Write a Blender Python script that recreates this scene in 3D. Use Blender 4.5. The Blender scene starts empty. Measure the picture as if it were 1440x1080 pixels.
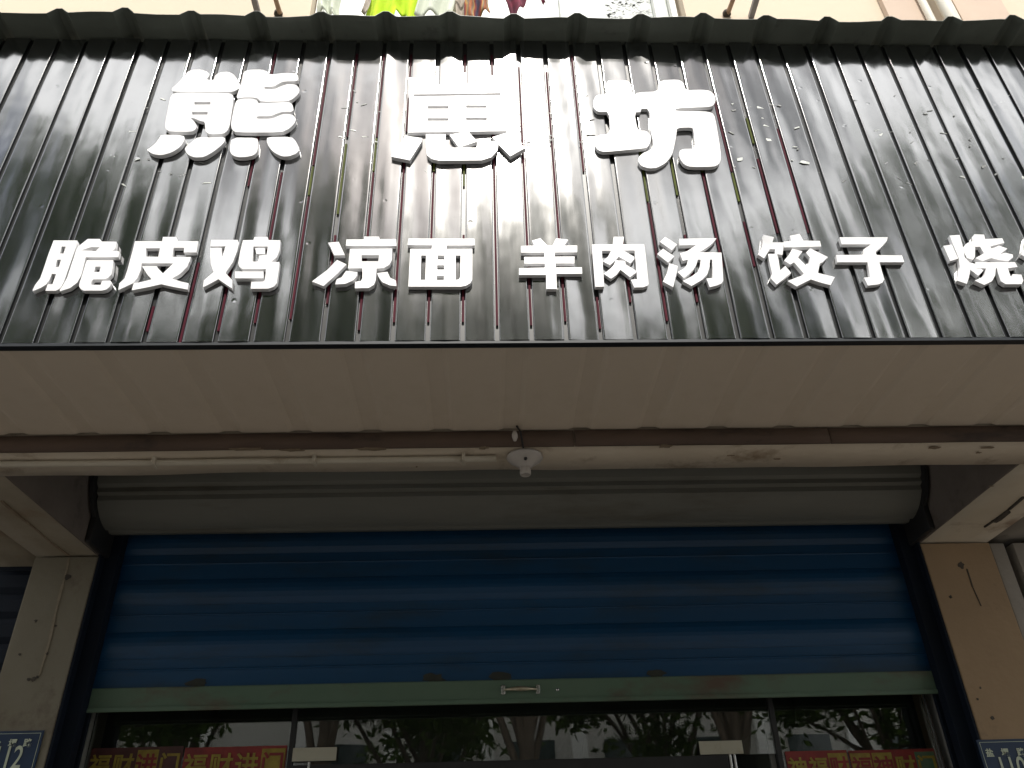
import bpy, bmesh, math, random
from mathutils import Vector, Matrix, noise
from mathutils.geometry import tessellate_polygon
R = math.radians
random.seed(7)
sc = bpy.context.scene
COL = sc.collection

# ------------------------------------------------------------------ camera
FPX = 1130.0                                    # focal length in photo pixels (1440 wide)
_Z = Vector((-55, -1800, FPX)).normalized()     # world up / right seen in camera axes (right, down, forward)
_X = Vector((31600, (FPX*FPX-55*31600)/1800, FPX)); _X = (_X-_Z*_X.dot(_Z)).normalized()
_Y = _Z.cross(_X)
EYE = Vector((0, 0, 1.6))
cam_d = bpy.data.cameras.new('camera'); cam = bpy.data.objects.new('camera', cam_d); COL.objects.link(cam)
cam_d.sensor_width = 36; cam_d.lens = 36*FPX/1440; cam_d.clip_start = .05; cam_d.clip_end = 500
m = Matrix(((_X[0], -_X[1], -_X[2], 0), (_Y[0], -_Y[1], -_Y[2], 0), (_Z[0], -_Z[1], -_Z[2], EYE.z), (0, 0, 0, 1)))
cam.matrix_world = m
sc.camera = cam

# ------------------------------------------------------------------ sky, sun, exposure
SUN = Vector((33.4, -757.0, 918.4)).normalized()
elev = math.asin(SUN.z)
w = bpy.data.worlds.new('World'); sc.world = w; w.use_nodes = True
nt = w.node_tree; nt.nodes.clear(); N = nt.nodes.new; L = nt.links.new
sky = N('ShaderNodeTexSky'); sky.sky_type = 'NISHITA'; sky.sun_disc = False
sky.sun_elevation = elev; sky.sun_rotation = math.pi-math.atan2(SUN.x, -SUN.y); sky.dust_density = 2.0
tc = N('ShaderNodeTexCoord'); sp = N('ShaderNodeSeparateXYZ'); L(tc.outputs['Generated'], sp.inputs[0])
ad = N('ShaderNodeMath'); ad.operation = 'ADD'; ad.inputs[1].default_value = .25; L(sp.outputs['Z'], ad.inputs[0])
mx_ = N('ShaderNodeMath'); mx_.operation = 'MAXIMUM'; mx_.inputs[1].default_value = .1; L(ad.outputs[0], mx_.inputs[0])
dv = N('ShaderNodeVectorMath'); dv.operation = 'DIVIDE'
cb = N('ShaderNodeCombineXYZ'); [L(mx_.outputs[0], cb.inputs[i]) for i in range(3)]
L(tc.outputs['Generated'], dv.inputs[0]); L(cb.outputs[0], dv.inputs[1])
cn = N('ShaderNodeTexNoise'); cn.inputs['Scale'].default_value = 3.2; cn.inputs['Detail'].default_value = 7; cn.inputs['Roughness'].default_value = .58
L(dv.outputs[0], cn.inputs['Vector'])
cr = N('ShaderNodeValToRGB'); cr.color_ramp.elements[0].position = .34; cr.color_ramp.elements[1].position = .52; L(cn.outputs[0], cr.inputs[0])
cm = N('ShaderNodeMixRGB'); L(cr.outputs[0], cm.inputs[0]); L(sky.outputs[0], cm.inputs[1])
cn2 = N('ShaderNodeTexNoise'); cn2.inputs['Scale'].default_value = 5.5; cn2.inputs['Detail'].default_value = 5; L(dv.outputs[0], cn2.inputs['Vector'])
cr2 = N('ShaderNodeValToRGB'); cr2.color_ramp.elements[0].position = .33; cr2.color_ramp.elements[1].position = .56
cr2.color_ramp.elements[0].color = (.13, .135, .145, 1); cr2.color_ramp.elements[1].color = (1, 1, 1, 1); L(cn2.outputs[0], cr2.inputs[0])
cs = N('ShaderNodeVectorMath'); cs.operation = 'SCALE'; cs.inputs['Scale'].default_value = 27; L(cr2.outputs[0], cs.inputs[0]); L(cs.outputs[0], cm.inputs[2])
bg = N('ShaderNodeBackground'); bg.inputs[1].default_value = .14; L(cm.outputs[0], bg.inputs[0])
wo = N('ShaderNodeOutputWorld'); L(bg.outputs[0], wo.inputs[0])
sun_d = bpy.data.lights.new('sun', 'SUN'); sun_d.energy = 5.0; sun_d.angle = R(.6); sun_d.color = (1, .955, .88)
sun = bpy.data.objects.new('sun', sun_d); COL.objects.link(sun)
sun.rotation_euler = SUN.to_track_quat('Z', 'Y').to_euler(); sun.location = SUN*30
sc.view_settings.view_transform = 'Standard'; sc.view_settings.look = 'None'; sc.view_settings.gamma = 1
sc.view_settings.use_curve_mapping = False
sc.view_settings.exposure = -.1

# ------------------------------------------------------------------ geometry helpers
def ray(px, py):
    r = Vector((px-720, py-540, FPX)); return Vector((r.dot(_X), r.dot(_Y), r.dot(_Z)))
def atY(px, py, D):
    r = ray(px, py); return EYE+r*(D/r.y)
def atZ(px, py, z):
    r = ray(px, py); return EYE+r*((z-EYE.z)/r.z)

def link(name, me, mat=None, parent=None, loc=None):
    o = bpy.data.objects.new(name, me); COL.objects.link(o)
    if mat: me.materials.append(mat)
    if parent: o.parent = parent
    if loc is not None: o.location = loc
    return o
def tag(o, label=None, cat=None, group=None, kind=None):
    if label: o['label'] = label
    if cat: o['category'] = cat
    if group: o['group'] = group
    if kind: o['kind'] = kind
    return o
def thing(name, label, cat, loc=(0, 0, 0), group=None):
    o = bpy.data.objects.new(name, None); o.empty_display_size = .1; COL.objects.link(o); o.location = loc
    bpy.context.view_layer.update()
    return tag(o, label, cat, group)
class MB:
    """collects shapes in world space; build() makes one mesh object under parent"""
    def __init__(s): s.v = []; s.f = []; s.sm = []
    def add(s, vs, fs, smooth=False):
        b = len(s.v); s.v += [tuple(p) for p in vs]; s.f += [tuple(i+b for i in q) for q in fs]; s.sm += [smooth]*len(fs); return s
    def box(s, x0, x1, y0, y1, z0, z1, bev=0, mtx=None):
        bm = bmesh.new(); bmesh.ops.create_cube(bm, size=1)
        for v in bm.verts: v.co = Vector(((x0+x1)/2+v.co.x*(x1-x0), (y0+y1)/2+v.co.y*(y1-y0), (z0+z1)/2+v.co.z*(z1-z0)))
        if bev: bmesh.ops.bevel(bm, geom=bm.edges[:], offset=bev, segments=2, affect='EDGES', profile=.6)
        if mtx: bm.transform(mtx)
        bm.verts.index_update()
        s.add([v.co.copy() for v in bm.verts], [[v.index for v in f.verts] for f in bm.faces]); bm.free(); return s
    def tube(s, pts, rads, seg=10, cap=True):
        rings = []
        n = len(pts); pts = [Vector(p) for p in pts]
        if not hasattr(rads, '__len__'): rads = [rads]*n
        up = None
        for i, p in enumerate(pts):
            d = (pts[min(i+1, n-1)]-pts[max(i-1, 0)]).normalized()
            a = d.orthogonal().normalized() if up is None else (up-d*up.dot(d)).normalized()
            up = a; b = d.cross(a)
            rings.append([p+(a*math.cos(t)+b*math.sin(t))*rads[i] for t in [2*math.pi*k/seg for k in range(seg)]])
        vs = [q for r in rings for q in r]
        fs = [(i*seg+k, i*seg+(k+1) % seg, (i+1)*seg+(k+1) % seg, (i+1)*seg+k) for i in range(n-1) for k in range(seg)]
        s.add(vs, fs, True)
        if cap:
            s.add(rings[0], [tuple(range(seg-1, -1, -1))]); s.add(rings[-1], [tuple(range(seg))])
        return s
    def lathe(s, prof, c, seg=24):       # prof: (r, z)
        vs = [(c[0]+r*math.cos(2*math.pi*k/seg), c[1]+r*math.sin(2*math.pi*k/seg), c[2]+z) for r, z in prof for k in range(seg)]
        n = len(prof)
        s.add(vs, [(i*seg+k, i*seg+(k+1) % seg, (i+1)*seg+(k+1) % seg, (i+1)*seg+k) for i in range(n-1) for k in range(seg)], True); return s
    def sweepx(s, prof, x0, x1, closed=True, smooth=False):   # prof in (y,z), swept along x
        n = len(prof); vs = [(x0, y, z) for y, z in prof]+[(x1, y, z) for y, z in prof]
        fs = [(i, (i+1) % n, n+(i+1) % n, n+i) for i in range(n if closed else n-1)]
        s.add(vs, fs, smooth)
        if closed: s.add(vs, [tuple(range(n-1, -1, -1)), tuple(range(n, 2*n))])
        return s
    def build(s, name, mat=None, parent=None, origin=None, fix=True):
        o0 = Vector(origin) if origin is not None else (parent.matrix_world.translation.copy() if parent else Vector())
        me = bpy.data.meshes.new(name); me.from_pydata([tuple(Vector(p)-o0) for p in s.v], [], s.f)
        me.polygons.foreach_set('use_smooth', s.sm)
        if fix:
            bm = bmesh.new(); bm.from_mesh(me); bmesh.ops.remove_doubles(bm, verts=bm.verts, dist=1e-6); bmesh.ops.recalc_face_normals(bm, faces=bm.faces); bm.to_mesh(me); bm.free()
        o = link(name, me, mat)
        if parent:
            o.parent = parent
            o.location = o0-parent.matrix_world.translation
        else: o.location = o0
        bpy.context.view_layer.update()
        return o

# ------------------------------------------------------------------ materials
def mat(name, col, rough=.6, col2=None, nscale=6, bump=0, bscale=40, spec=.5, metal=0, dirt=None, dscale=3, dpos=(.55, .72), ior=1.5, stretch=(1, 1, 1), rvar=0):
    """procedural Principled: two-colour noise, dirt patches with their own outline, fine relief"""
    M = bpy.data.materials.new(name); M.use_nodes = True; t = M.node_tree; b = t.nodes['Principled BSDF']
    N = t.nodes.new; L = t.links.new
    b.inputs['Roughness'].default_value = rough; b.inputs['Metallic'].default_value = metal
    b.inputs['IOR'].default_value = ior; b.inputs['Specular IOR Level'].default_value = spec
    tc = N('ShaderNodeTexCoord'); mp = N('ShaderNodeMapping'); L(tc.outputs['Object'], mp.inputs[0]); mp.inputs['Scale'].default_value = stretch
    c = N('ShaderNodeRGB'); c.outputs[0].default_value = (*col, 1); out = c.outputs[0]
    if col2:
        n = N('ShaderNodeTexNoise'); n.inputs['Scale'].default_value = nscale; n.inputs['Detail'].default_value = 6; n.inputs['Roughness'].default_value = .6; L(mp.outputs[0], n.inputs['Vector'])
        r = N('ShaderNodeValToRGB'); r.color_ramp.elements[0].position = .32; r.color_ramp.elements[1].position = .68
        r.color_ramp.elements[0].color = (*col, 1); r.color_ramp.elements[1].color = (*col2, 1); L(n.outputs[0], r.inputs[0]); out = r.outputs[0]
    if dirt:
        n = N('ShaderNodeTexNoise'); n.inputs['Scale'].default_value = dscale; n.inputs['Detail'].default_value = 9; n.inputs['Roughness'].default_value = .68; L(mp.outputs[0], n.inputs['Vector'])
        r = N('ShaderNodeValToRGB'); r.color_ramp.elements[0].position = dpos[0]; r.color_ramp.elements[1].position = dpos[1]; L(n.outputs[0], r.inputs[0])
        x = N('ShaderNodeMixRGB'); L(r.outputs[0], x.inputs[0]); L(out, x.inputs[1]); x.inputs[2].default_value = (*dirt, 1); out = x.outputs[0]
    L(out, b.inputs['Base Color'])
    if rvar:
        n = N('ShaderNodeTexNoise'); n.inputs['Scale'].default_value = 5; n.inputs['Detail'].default_value = 5; L(mp.outputs[0], n.inputs['Vector'])
        r = N('ShaderNodeMapRange'); r.inputs['To Min'].default_value = max(.02, rough-rvar); r.inputs['To Max'].default_value = rough+rvar; L(n.outputs[0], r.inputs[0]); L(r.outputs[0], b.inputs['Roughness'])
    if bump:
        n = N('ShaderNodeTexNoise'); n.inputs['Scale'].default_value = bscale; n.inputs['Detail'].default_value = 6; L(mp.outputs[0], n.inputs['Vector'])
        bp = N('ShaderNodeBump'); bp.inputs['Strength'].default_value = bump; bp.inputs['Distance'].default_value = .01; L(n.outputs[0], bp.inputs['Height']); L(bp.outputs[0], b.inputs['Normal'])
    return M

def fascia_mat():
    M = bpy.data.materials.new('glossy_black_enamel'); M.use_nodes = True; t = M.node_tree; b = t.nodes['Principled BSDF']
    N = t.nodes.new; L = t.links.new
    tc = N('ShaderNodeTexCoord'); oi = N('ShaderNodeObjectInfo')
    of = N('ShaderNodeVectorMath'); of.operation = 'MULTIPLY_ADD'; of.inputs[1].default_value = (37, 11, 23)
    cb = N('ShaderNodeCombineXYZ'); [L(oi.outputs['Random'], cb.inputs[i]) for i in range(3)]
    L(cb.outputs[0], of.inputs[0]); L(tc.outputs['Object'], of.inputs[2])
    # oil canning: long soft waves, plus shorter dents
    mp = N('ShaderNodeMapping'); mp.inputs['Scale'].default_value = (1, 1, .55); L(of.outputs[0], mp.inputs[0])
    n1 = N('ShaderNodeTexNoise'); n1.inputs['Scale'].default_value = 7; n1.inputs['Detail'].default_value = 2; L(mp.outputs[0], n1.inputs['Vector'])
    v = N('ShaderNodeTexVoronoi'); v.inputs['Scale'].default_value = 17; L(of.outputs[0], v.inputs['Vector'])
    vr = N('ShaderNodeMapRange'); vr.inputs['From Min'].default_value = .0; vr.inputs['From Max'].default_value = .16; L(v.outputs['Distance'], vr.inputs[0])
    gate = N('ShaderNodeMath'); gate.operation = 'GREATER_THAN'; gate.inputs[1].default_value = .84
    sx = N('ShaderNodeSeparateXYZ'); L(v.outputs['Color'], sx.inputs[0]); L(sx.outputs[0], gate.inputs[0])
    dz = N('ShaderNodeMath'); dz.operation = 'SUBTRACT'; dz.inputs[0].default_value = 1; L(vr.outputs[0], dz.inputs[1])
    dm = N('ShaderNodeMath'); dm.operation = 'MULTIPLY'; L(dz.outputs[0], dm.inputs[0]); L(gate.outputs[0], dm.inputs[1])
    ds = N('ShaderNodeMath'); ds.operation = 'MULTIPLY_ADD'; ds.inputs[1].default_value = -.22; L(dm.outputs[0], ds.inputs[0]); L(n1.outputs[0], ds.inputs[2])
    n2 = N('ShaderNodeTexNoise'); n2.inputs['Scale'].default_value = 60; n2.inputs['Detail'].default_value = 3; L(of.outputs[0], n2.inputs['Vector'])
    s2 = N('ShaderNodeMath'); s2.operation = 'MULTIPLY_ADD'; s2.inputs[1].default_value = .0; L(n2.outputs[0], s2.inputs[0]); L(ds.outputs[0], s2.inputs[2])
    bp = N('ShaderNodeBump'); bp.inputs['Strength'].default_value = .16; bp.inputs['Distance'].default_value = .012; L(s2.outputs[0], bp.inputs['Height']); L(bp.outputs[0], b.inputs['Normal'])
    # dust film: changes colour and gloss a little, in drips
    mp2 = N('ShaderNodeMapping'); mp2.inputs['Scale'].default_value = (14, 14, 1.5); L(of.outputs[0], mp2.inputs[0])
    n3 = N('ShaderNodeTexNoise'); n3.inputs['Scale'].default_value = 2; n3.inputs['Detail'].default_value = 8; L(mp2.outputs[0], n3.inputs['Vector'])
    cr = N('ShaderNodeValToRGB'); cr.color_ramp.elements[0].position = .35; cr.color_ramp.elements[1].position = .8
    cr.color_ramp.elements[0].color = (.005, .0066, .0066, 1); cr.color_ramp.elements[1].color = (.013, .0165, .0165, 1); L(n3.outputs[0], cr.inputs[0]); L(cr.outputs[0], b.inputs['Base Color'])
    rr = N('ShaderNodeMapRange'); rr.inputs['To Min'].default_value = .075; rr.inputs['To Max'].default_value = .14; L(n3.outputs[0], rr.inputs[0]); L(rr.outputs[0], b.inputs['Coat Roughness'])
    b.inputs['Roughness'].default_value = .26; b.inputs['IOR'].default_value = 1.12; b.inputs['Coat Weight'].default_value = 1; b.inputs['Coat IOR'].default_value = 2.7; L(bp.outputs[0], b.inputs['Coat Normal'])
    return M
def glass_mat(name, tint=(.8, .9, .85), rough=.0, ior=1.5, dust=.018):
    M = bpy.data.materials.new(name); M.use_nodes = True; t = M.node_tree; t.nodes.clear(); N = t.nodes.new; L = t.links.new
    tr = N('ShaderNodeBsdfTransparent'); tr.inputs[0].default_value = (*tint, 1)
    gl = N('ShaderNodeBsdfGlossy'); gl.inputs['Roughness'].default_value = rough
    fr = N('ShaderNodeFresnel'); fr.inputs[0].default_value = ior
    n = N('ShaderNodeTexNoise'); n.inputs['Scale'].default_value = 3; n.inputs['Detail'].default_value = 2
    bp = N('ShaderNodeBump'); bp.inputs['Strength'].default_value = .05; bp.inputs['Distance'].default_value = .01; L(n.outputs[0], bp.inputs['Height']); L(bp.outputs[0], gl.inputs['Normal'])
    mx = N('ShaderNodeMixShader'); L(fr.outputs[0], mx.inputs[0]); L(tr.outputs[0], mx.inputs[1]); L(gl.outputs[0], mx.inputs[2])
    df = N('ShaderNodeBsdfDiffuse'); df.inputs[0].default_value = (.3, .36, .31, 1); m2 = N('ShaderNodeMixShader')
    nn = N('ShaderNodeTexNoise'); nn.inputs['Scale'].default_value = 6; nn.inputs['Detail'].default_value = 8
    mr = N('ShaderNodeMapRange'); mr.inputs['From Min'].default_value = .35; mr.inputs['From Max'].default_value = .75; mr.inputs['To Min'].default_value = dust*.5; mr.inputs['To Max'].default_value = dust*1.6; L(nn.outputs[0], mr.inputs[0])
    L(mr.outputs[0], m2.inputs[0]); L(mx.outputs[0], m2.inputs[1]); L(df.outputs[0], m2.inputs[2])
    o = N('ShaderNodeOutputMaterial'); L(m2.outputs[0], o.inputs[0]); return M

m_enamel = fascia_mat()
m_groove = mat('dark_groove_steel', (.006, .007, .008), .35, (.012, .013, .014), 20, ior=1.5)
m_trim = mat('navy_trim_steel', (.003, .006, .010), .5, (.004, .008, .013), 12)
m_red = mat('red_reflection_paint', (.085, .006, .018), .6, (.045, .005, .012), 9, spec=.1)  # groove reflections painted as plain colours, red here and olive below
m_green = mat('olive_reflection_paint', (.11, .13, .022), .6, (.06, .075, .014), 9, spec=.1)
m_letter = mat('white_acrylic', (.82, .82, .83), .35, (.78, .78, .79), 10, spec=.4)
m_scrap = mat('torn_film', (.7, .72, .68), .4, (.45, .48, .45), 60)
m_scrapd = mat('grey_residue', (.12, .125, .12), .5, (.3, .31, .3), 60)
m_roof = mat('dark_green_grey_sheet', (.14, .16, .135), .45, (.105, .12, .10), 8, dirt=(.03, .03, .025), dscale=4, dpos=(.6, .75))
m_soffit = mat('cream_sheet_steel', (.68, .585, .475), .42, (.63, .54, .43), 3, dirt=(.55, .46, .34), dscale=2.2, dpos=(.5, .8), bump=.05, bscale=9)
m_wood = mat('weathered_batten', (.13, .085, .06), .8, (.075, .05, .036), 5, bump=.4, bscale=30, dirt=(.03, .022, .018), dscale=5, dpos=(.56, .68), stretch=(.35, 1, 1))
m_plaster = mat('old_white_limewash', (.62, .54, .43), .9, (.54, .46, .355), 2.5, bump=.45, bscale=18, dirt=(.27, .2, .13), dscale=2.8, dpos=(.54, .68))
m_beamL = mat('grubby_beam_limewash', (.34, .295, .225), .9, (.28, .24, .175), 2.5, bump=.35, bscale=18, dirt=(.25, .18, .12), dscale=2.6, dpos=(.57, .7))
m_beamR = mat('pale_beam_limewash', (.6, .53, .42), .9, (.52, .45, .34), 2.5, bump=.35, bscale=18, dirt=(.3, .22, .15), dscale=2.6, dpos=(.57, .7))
m_side = mat('dark_brown_side', (.16, .135, .115), .95, (.115, .095, .08), 4, bump=.4, bscale=18, dirt=(.06, .05, .04), dscale=4, dpos=(.55, .7))
m_pierL = mat('grubby_cream_limewash', (.2, .182, .135), .9, (.16, .142, .1), 2, bump=.3, bscale=22, dirt=(.11, .085, .06), dscale=3.4, dpos=(.56, .7))
m_pierR = mat('tan_limewash', (.33, .23, .135), .9, (.275, .19, .11), 2, bump=.3, bscale=22, dirt=(.17, .12, .08), dscale=3.4, dpos=(.56, .7))
m_grey = mat('grey_render', (.3, .27, .23), .9, (.25, .23, .2), 3, bump=.3, bscale=22, dirt=(.13, .11, .09), dscale=4, dpos=(.55, .7))
m_stain = mat('black_mould', (.035, .03, .025), .9, (.08, .065, .05), 30)
m_stainb = mat('brown_stain', (.19, .14, .09), .9, (.27, .21, .14), 30)
m_stainc = mat('damp_line', (.2, .165, .115), .9, (.26, .22, .155), 30)
m_grime = mat('oily_grime', (.022, .026, .02), .8, (.035, .036, .026), 20)
m_cream = mat('cream_wall_paint', (.6, .505, .385), .85, (.565, .48, .37), 1.3, bump=.1, bscale=12)
m_pinkw = mat('pinkish_wall_paint', (.5, .39, .31), .85, (.54, .43, .34), 2.0, bump=.1, bscale=12)
m_drum = mat('galvanised_curtain_back', (.17, .17, .147), .5, (.135, .137, .118), 3, dirt=(.09, .08, .055), dscale=4, dpos=(.55, .75), stretch=(.25, 1, 1), metal=.0)
m_blue = mat('faded_blue_paint', (.004, .052, .13), .4, (.003, .04, .10), 3, dirt=(.012, .026, .034), dscale=5, dpos=(.5, .74), stretch=(.22, 1, 1), bump=.06, bscale=14, rvar=.1)
m_gbar = mat('green_bar_paint', (.10, .155, .105), .5, (.075, .13, .085), 4, dirt=(.09, .06, .04), dscale=3.5, dpos=(.52, .7), stretch=(.5, 1, 1))
m_rail = mat('navy_guide_paint', (.0035, .008, .017), .7, (.003, .006, .012), 4, spec=.2)
m_rust = mat('rusty_steel', (.2, .16, .12), .55, (.12, .07, .04), 30, metal=.3)
m_brass = mat('worn_handle_steel', (.55, .5, .38), .35, (.35, .3, .2), 25, metal=.7)
m_alu = mat('dull_aluminium', (.22, .22, .2), .45, (.17, .17, .155), 9, metal=.2)
m_dark = mat('dark_interior', (.03, .032, .03), .8, (.02, .022, .02), 3)
m_black = mat('black_rubber', (.012, .012, .013), .5, (.018, .018, .018), 9)
m_glass = glass_mat('shop_glass', tint=(.95, .97, .955), ior=2.0)
m_glassd = glass_mat('dusty_door_glass', tint=(.9, .93, .9), ior=1.5, dust=.3)
m_plate = mat('cream_fitting', (.4, .38, .3), .4, (.42, .4, .31), 12, dirt=(.3, .27, .18), dscale=9)
m_steel = mat('chrome_handle', (.6, .6, .58), .25, (.5, .5, .5), 9, metal=.9)
m_pvc = mat('yellowed_pvc', (.52, .47, .38), .5, (.47, .42, .33), 5, dirt=(.28, .22, .15), dscale=6, dpos=(.6, .75))
m_pvcw = mat('white_downpipe', (.75, .72, .64), .5, (.68, .65, .57), 3)
m_porc = mat('porcelain', (.48, .44, .40), .3, (.42, .385, .35), 9)
m_signb = mat('enamel_blue', (.006, .028, .075), .35, (.006, .022, .06), 9)
m_signw = mat('sign_white', (.5, .55, .42), .5, (.42, .47, .36), 20)
m_pr = mat('poster_red', (.26, .028, .022), .6, (.15, .02, .02), 14)
m_py = mat('poster_yellow', (.3, .24, .03), .5, (.2, .13, .02), 25)
m_pg = mat('poster_green', (.05, .12, .06), .5, (.1, .14, .09), 25)
m_pm = mat('poster_maroon', (.09, .025, .022), .5, (.05, .018, .018), 15)
m_white = mat('window_white', (.78, .78, .75), .4, (.74, .74, .71), 5)
m_frost = mat('frosted_pane', (.74, .77, .73), .12, (.66, .70, .66), .9)
m_lace = mat('lace_print', (.32, .34, .33), .5, (.42, .44, .43), 30)
m_pole = mat('grey_violet_paint', (.2, .19, .2), .5, (.15, .14, .15), 9)
m_bamboo = mat('rusty_brace', (.3, .2, .13), .7, (.18, .11, .07), 14, bump=.3)
m_lime = mat('lime_cloth', (.55, .78, .01), .9, (.38, .55, .01), 5, bump=.2, bscale=60)
m_wcl = mat('pale_cloth', (.62, .65, .55), .9, (.5, .54, .44), 4, bump=.2, bscale=60)
m_dred = mat('dark_red_cloth', (.2, .02, .05), .9, (.04, .01, .025), 7, bump=.2, bscale=60)
m_tan = mat('grey_tan_cloth', (.45, .4, .34), .9, (.36, .31, .26), 5, bump=.2, bscale=60)
m_pave = mat('concrete_paving', (.14, .13, .115), .9, (.11, .10, .09), 2, bump=.2, bscale=30, dirt=(.08, .075, .065), dscale=1.5)
m_asph = mat('asphalt', (.06, .06, .06), .9, (.045, .045, .047), 5, bump=.3, bscale=90)
m_kerb = mat('kerb_stone', (.36, .35, .33), .9, (.3, .29, .27), 8, bump=.2)
m_bark = mat('grey_bark', (.13, .105, .08), .95, (.08, .065, .05), 9, bump=.8, bscale=14, stretch=(1, 1, .3))
m_fac = mat('pale_tiled_facade', (.55, .54, .5), .8, (.5, .49, .45), 2)
m_facg = mat('facade_glass', (.06, .08, .08), .1, (.04, .05, .05), 3)
def stripes_mat():
    M = bpy.data.materials.new('striped_cloth'); M.use_nodes = True; t = M.node_tree; b = t.nodes['Principled BSDF']; N = t.nodes.new; L = t.links.new
    b.inputs['Roughness'].default_value = .9
    tc = N('ShaderNodeTexCoord'); wv = N('ShaderNodeTexWave'); wv.inputs['Scale'].default_value = 3.2; wv.inputs['Distortion'].default_value = 2.5; L(tc.outputs['Object'], wv.inputs['Vector'])
    r = N('ShaderNodeValToRGB'); e = r.color_ramp.elements; e[0].color = (.03, .025, .06, 1); e[1].color = (.33, .1, .03, 1)
    a = e.new(.35); a.color = (.28, .04, .02, 1); a = e.new(.6); a.color = (.5, .3, .1, 1); a = e.new(.8); a.color = (.2, .16, .12, 1)
    L(wv.outputs[0], r.inputs[0]); L(r.outputs[0], b.inputs['Base Color']); return M
m_stripe = stripes_mat()
def leaf_mat():
    M = bpy.data.materials.new('leaf'); M.use_nodes = True; t = M.node_tree; t.nodes.clear(); N = t.nodes.new; L = t.links.new
    n = N('ShaderNodeTexNoise'); n.inputs['Scale'].default_value = 1.2; n.inputs['Detail'].default_value = 4
    r = N('ShaderNodeValToRGB'); r.color_ramp.elements[0].color = (.035, .07, .018, 1); r.color_ramp.elements[1].color = (.09, .13, .035, 1); L(n.outputs[0], r.inputs[0])
    d = N('ShaderNodeBsdfDiffuse'); tl = N('ShaderNodeBsdfTranslucent'); mx = N('ShaderNodeMixShader'); mx.inputs[0].default_value = .3
    L(r.outputs[0], d.inputs[0]); L(r.outputs[0], tl.inputs[0]); L(d.outputs[0], mx.inputs[1]); L(tl.outputs[0], mx.inputs[2])
    o = N('ShaderNodeOutputMaterial'); L(mx.outputs[0], o.inputs[0]); return M
m_leaf = leaf_mat()

# ------------------------------------------------------------------ key measures (metres)
YF = 2.075            # face of the fascia
ZF0, ZF1 = 3.068, 4.59   # fascia panels, bottom and top
ZS = 3.058            # soffit
YB = 2.648            # front of the batten
ZB = 2.996            # underside of the porch beams
YP = 3.73             # face of the piers
XL, XR = -1.842, 2.154   # opening between the piers

# ------------------------------------------------------------------ ground
tag(MB().box(-60, 60, -60, 60, -.5, -.16).build('ground', m_asph), kind='structure')
tag(MB().box(-40, 40, -7.2, 9, -.15, 0).build('pavement', m_pave), kind='structure')
tag(MB().box(-40, 40, -12.0, -7.4, -.155, -.146).build('road', m_asph), kind='structure')
tag(MB().box(-40, 40, -7.38, -7.22, -.15, .012, .01).build('kerb', m_kerb), kind='structure')
tag(MB().box(-40, 40, -20, -12.2, -.15, 0).build('far_pavement', m_pave), kind='structure')

# ------------------------------------------------------------------ shop building
bld = thing('shop_building', 'old limewashed shop building with cream upper wall above the black canopy', 'building', (0, YP, 0))
# upper wall with the window opening left free
WX0, WX1, WZ0, WZ1 = -1.30, 1.60, 6.65, 8.4
uw = MB(); x0, x1 = -7, 7
uw.box(x0, WX0, YP, YP+.24, 3.66, 12).box(WX1, x1, YP, YP+.24, 3.66, 12).box(WX0, WX1, YP, YP+.24, 3.66, WZ0).box(WX0, WX1, YP, YP+.24, WZ1, 12)
uw.build('upper_wall', m_cream, bld, fix=False)
for a, b_ in ((3.17, 3.46), (3.74, 4.14)):
    MB().box(a, b_, YP-.05, YP-.004, 3.7, 12, .004).build('pilaster', m_pinkw, bld)
MB().box(-7, 7, YP-.1, YP+.1, 3.6, 3.655).box(-7, 7, YP+.3, YP+4.6, 3.6, 3.655).build('porch_slab', m_grey, bld, fix=False)
# piers: left limewashed, right tan, with neighbouring strips
pl = MB().box(-2.137, XL, YP, YP+.5, 0, ZB-.004, .006).build('pier', m_pierL, bld); pl['label'] = 'grubby cream left pier with a cracked stain'
pr = MB().box(XR, 2.50, YP, YP+.5, 0, ZB-.004, .006).build('pier', m_pierR, bld); pr['label'] = 'tan right pier with black mould spots'
MB().box(2.507, 2.58, YP+.012, YP+.5, 0, ZB-.004, .004).build('pier_strip', m_grey, bld)
MB().box(2.625, 2.73, YP+.01, YP+.5, 0, ZB-.004, .004).build('pier_strip', m_grey, bld)
MB().box(2.735, 3.3, YP+.004, YP+.5, 0, ZB-.004, .004).build('pier_strip', m_pierR, bld)
MB().box(2.58, 2.625, YP+.09, YP+.5, 0, ZB-.004).build('joint', m_black, bld)
# porch beams: front beam, two side beams, all with the same underside
def rough_box(x0, x1, y0, y1, z0, z1, step=.12, amp=.006):
    """box whose underside and front are slightly uneven old plaster"""
    bm = bmesh.new(); bmesh.ops.create_cube(bm, size=1)
    for v in bm.verts: v.co = Vector(((x0+x1)/2+v.co.x*(x1-x0), (y0+y1)/2+v.co.y*(y1-y0), (z0+z1)/2+v.co.z*(z1-z0)))
    for ax, ln in ((0, x1-x0), (1, y1-y0), (2, z1-z0)):
        n = int(ln/step)
        if n > 0:
            es = [e for e in bm.edges if abs((e.verts[0].co-e.verts[1].co)[ax]) > 1e-4 and abs((e.verts[0].co-e.verts[1].co)[(ax+1) % 3]) < 1e-6 and abs((e.verts[0].co-e.verts[1].co)[(ax+2) % 3]) < 1e-6]
            bmesh.ops.subdivide_edges(bm, edges=es, cuts=n, use_grid_fill=True)
    for v in bm.verts:
        q = v.co*3.1
        v.co += Vector((0, noise.noise(q)*amp, noise.noise(q+Vector((9, 4, 2)))*amp))
    bm.verts.index_update(); r = MB(); r.add([v.co.copy() for v in bm.verts], [[v.index for v in f.verts] for f in bm.faces], True); bm.free(); return r
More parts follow.
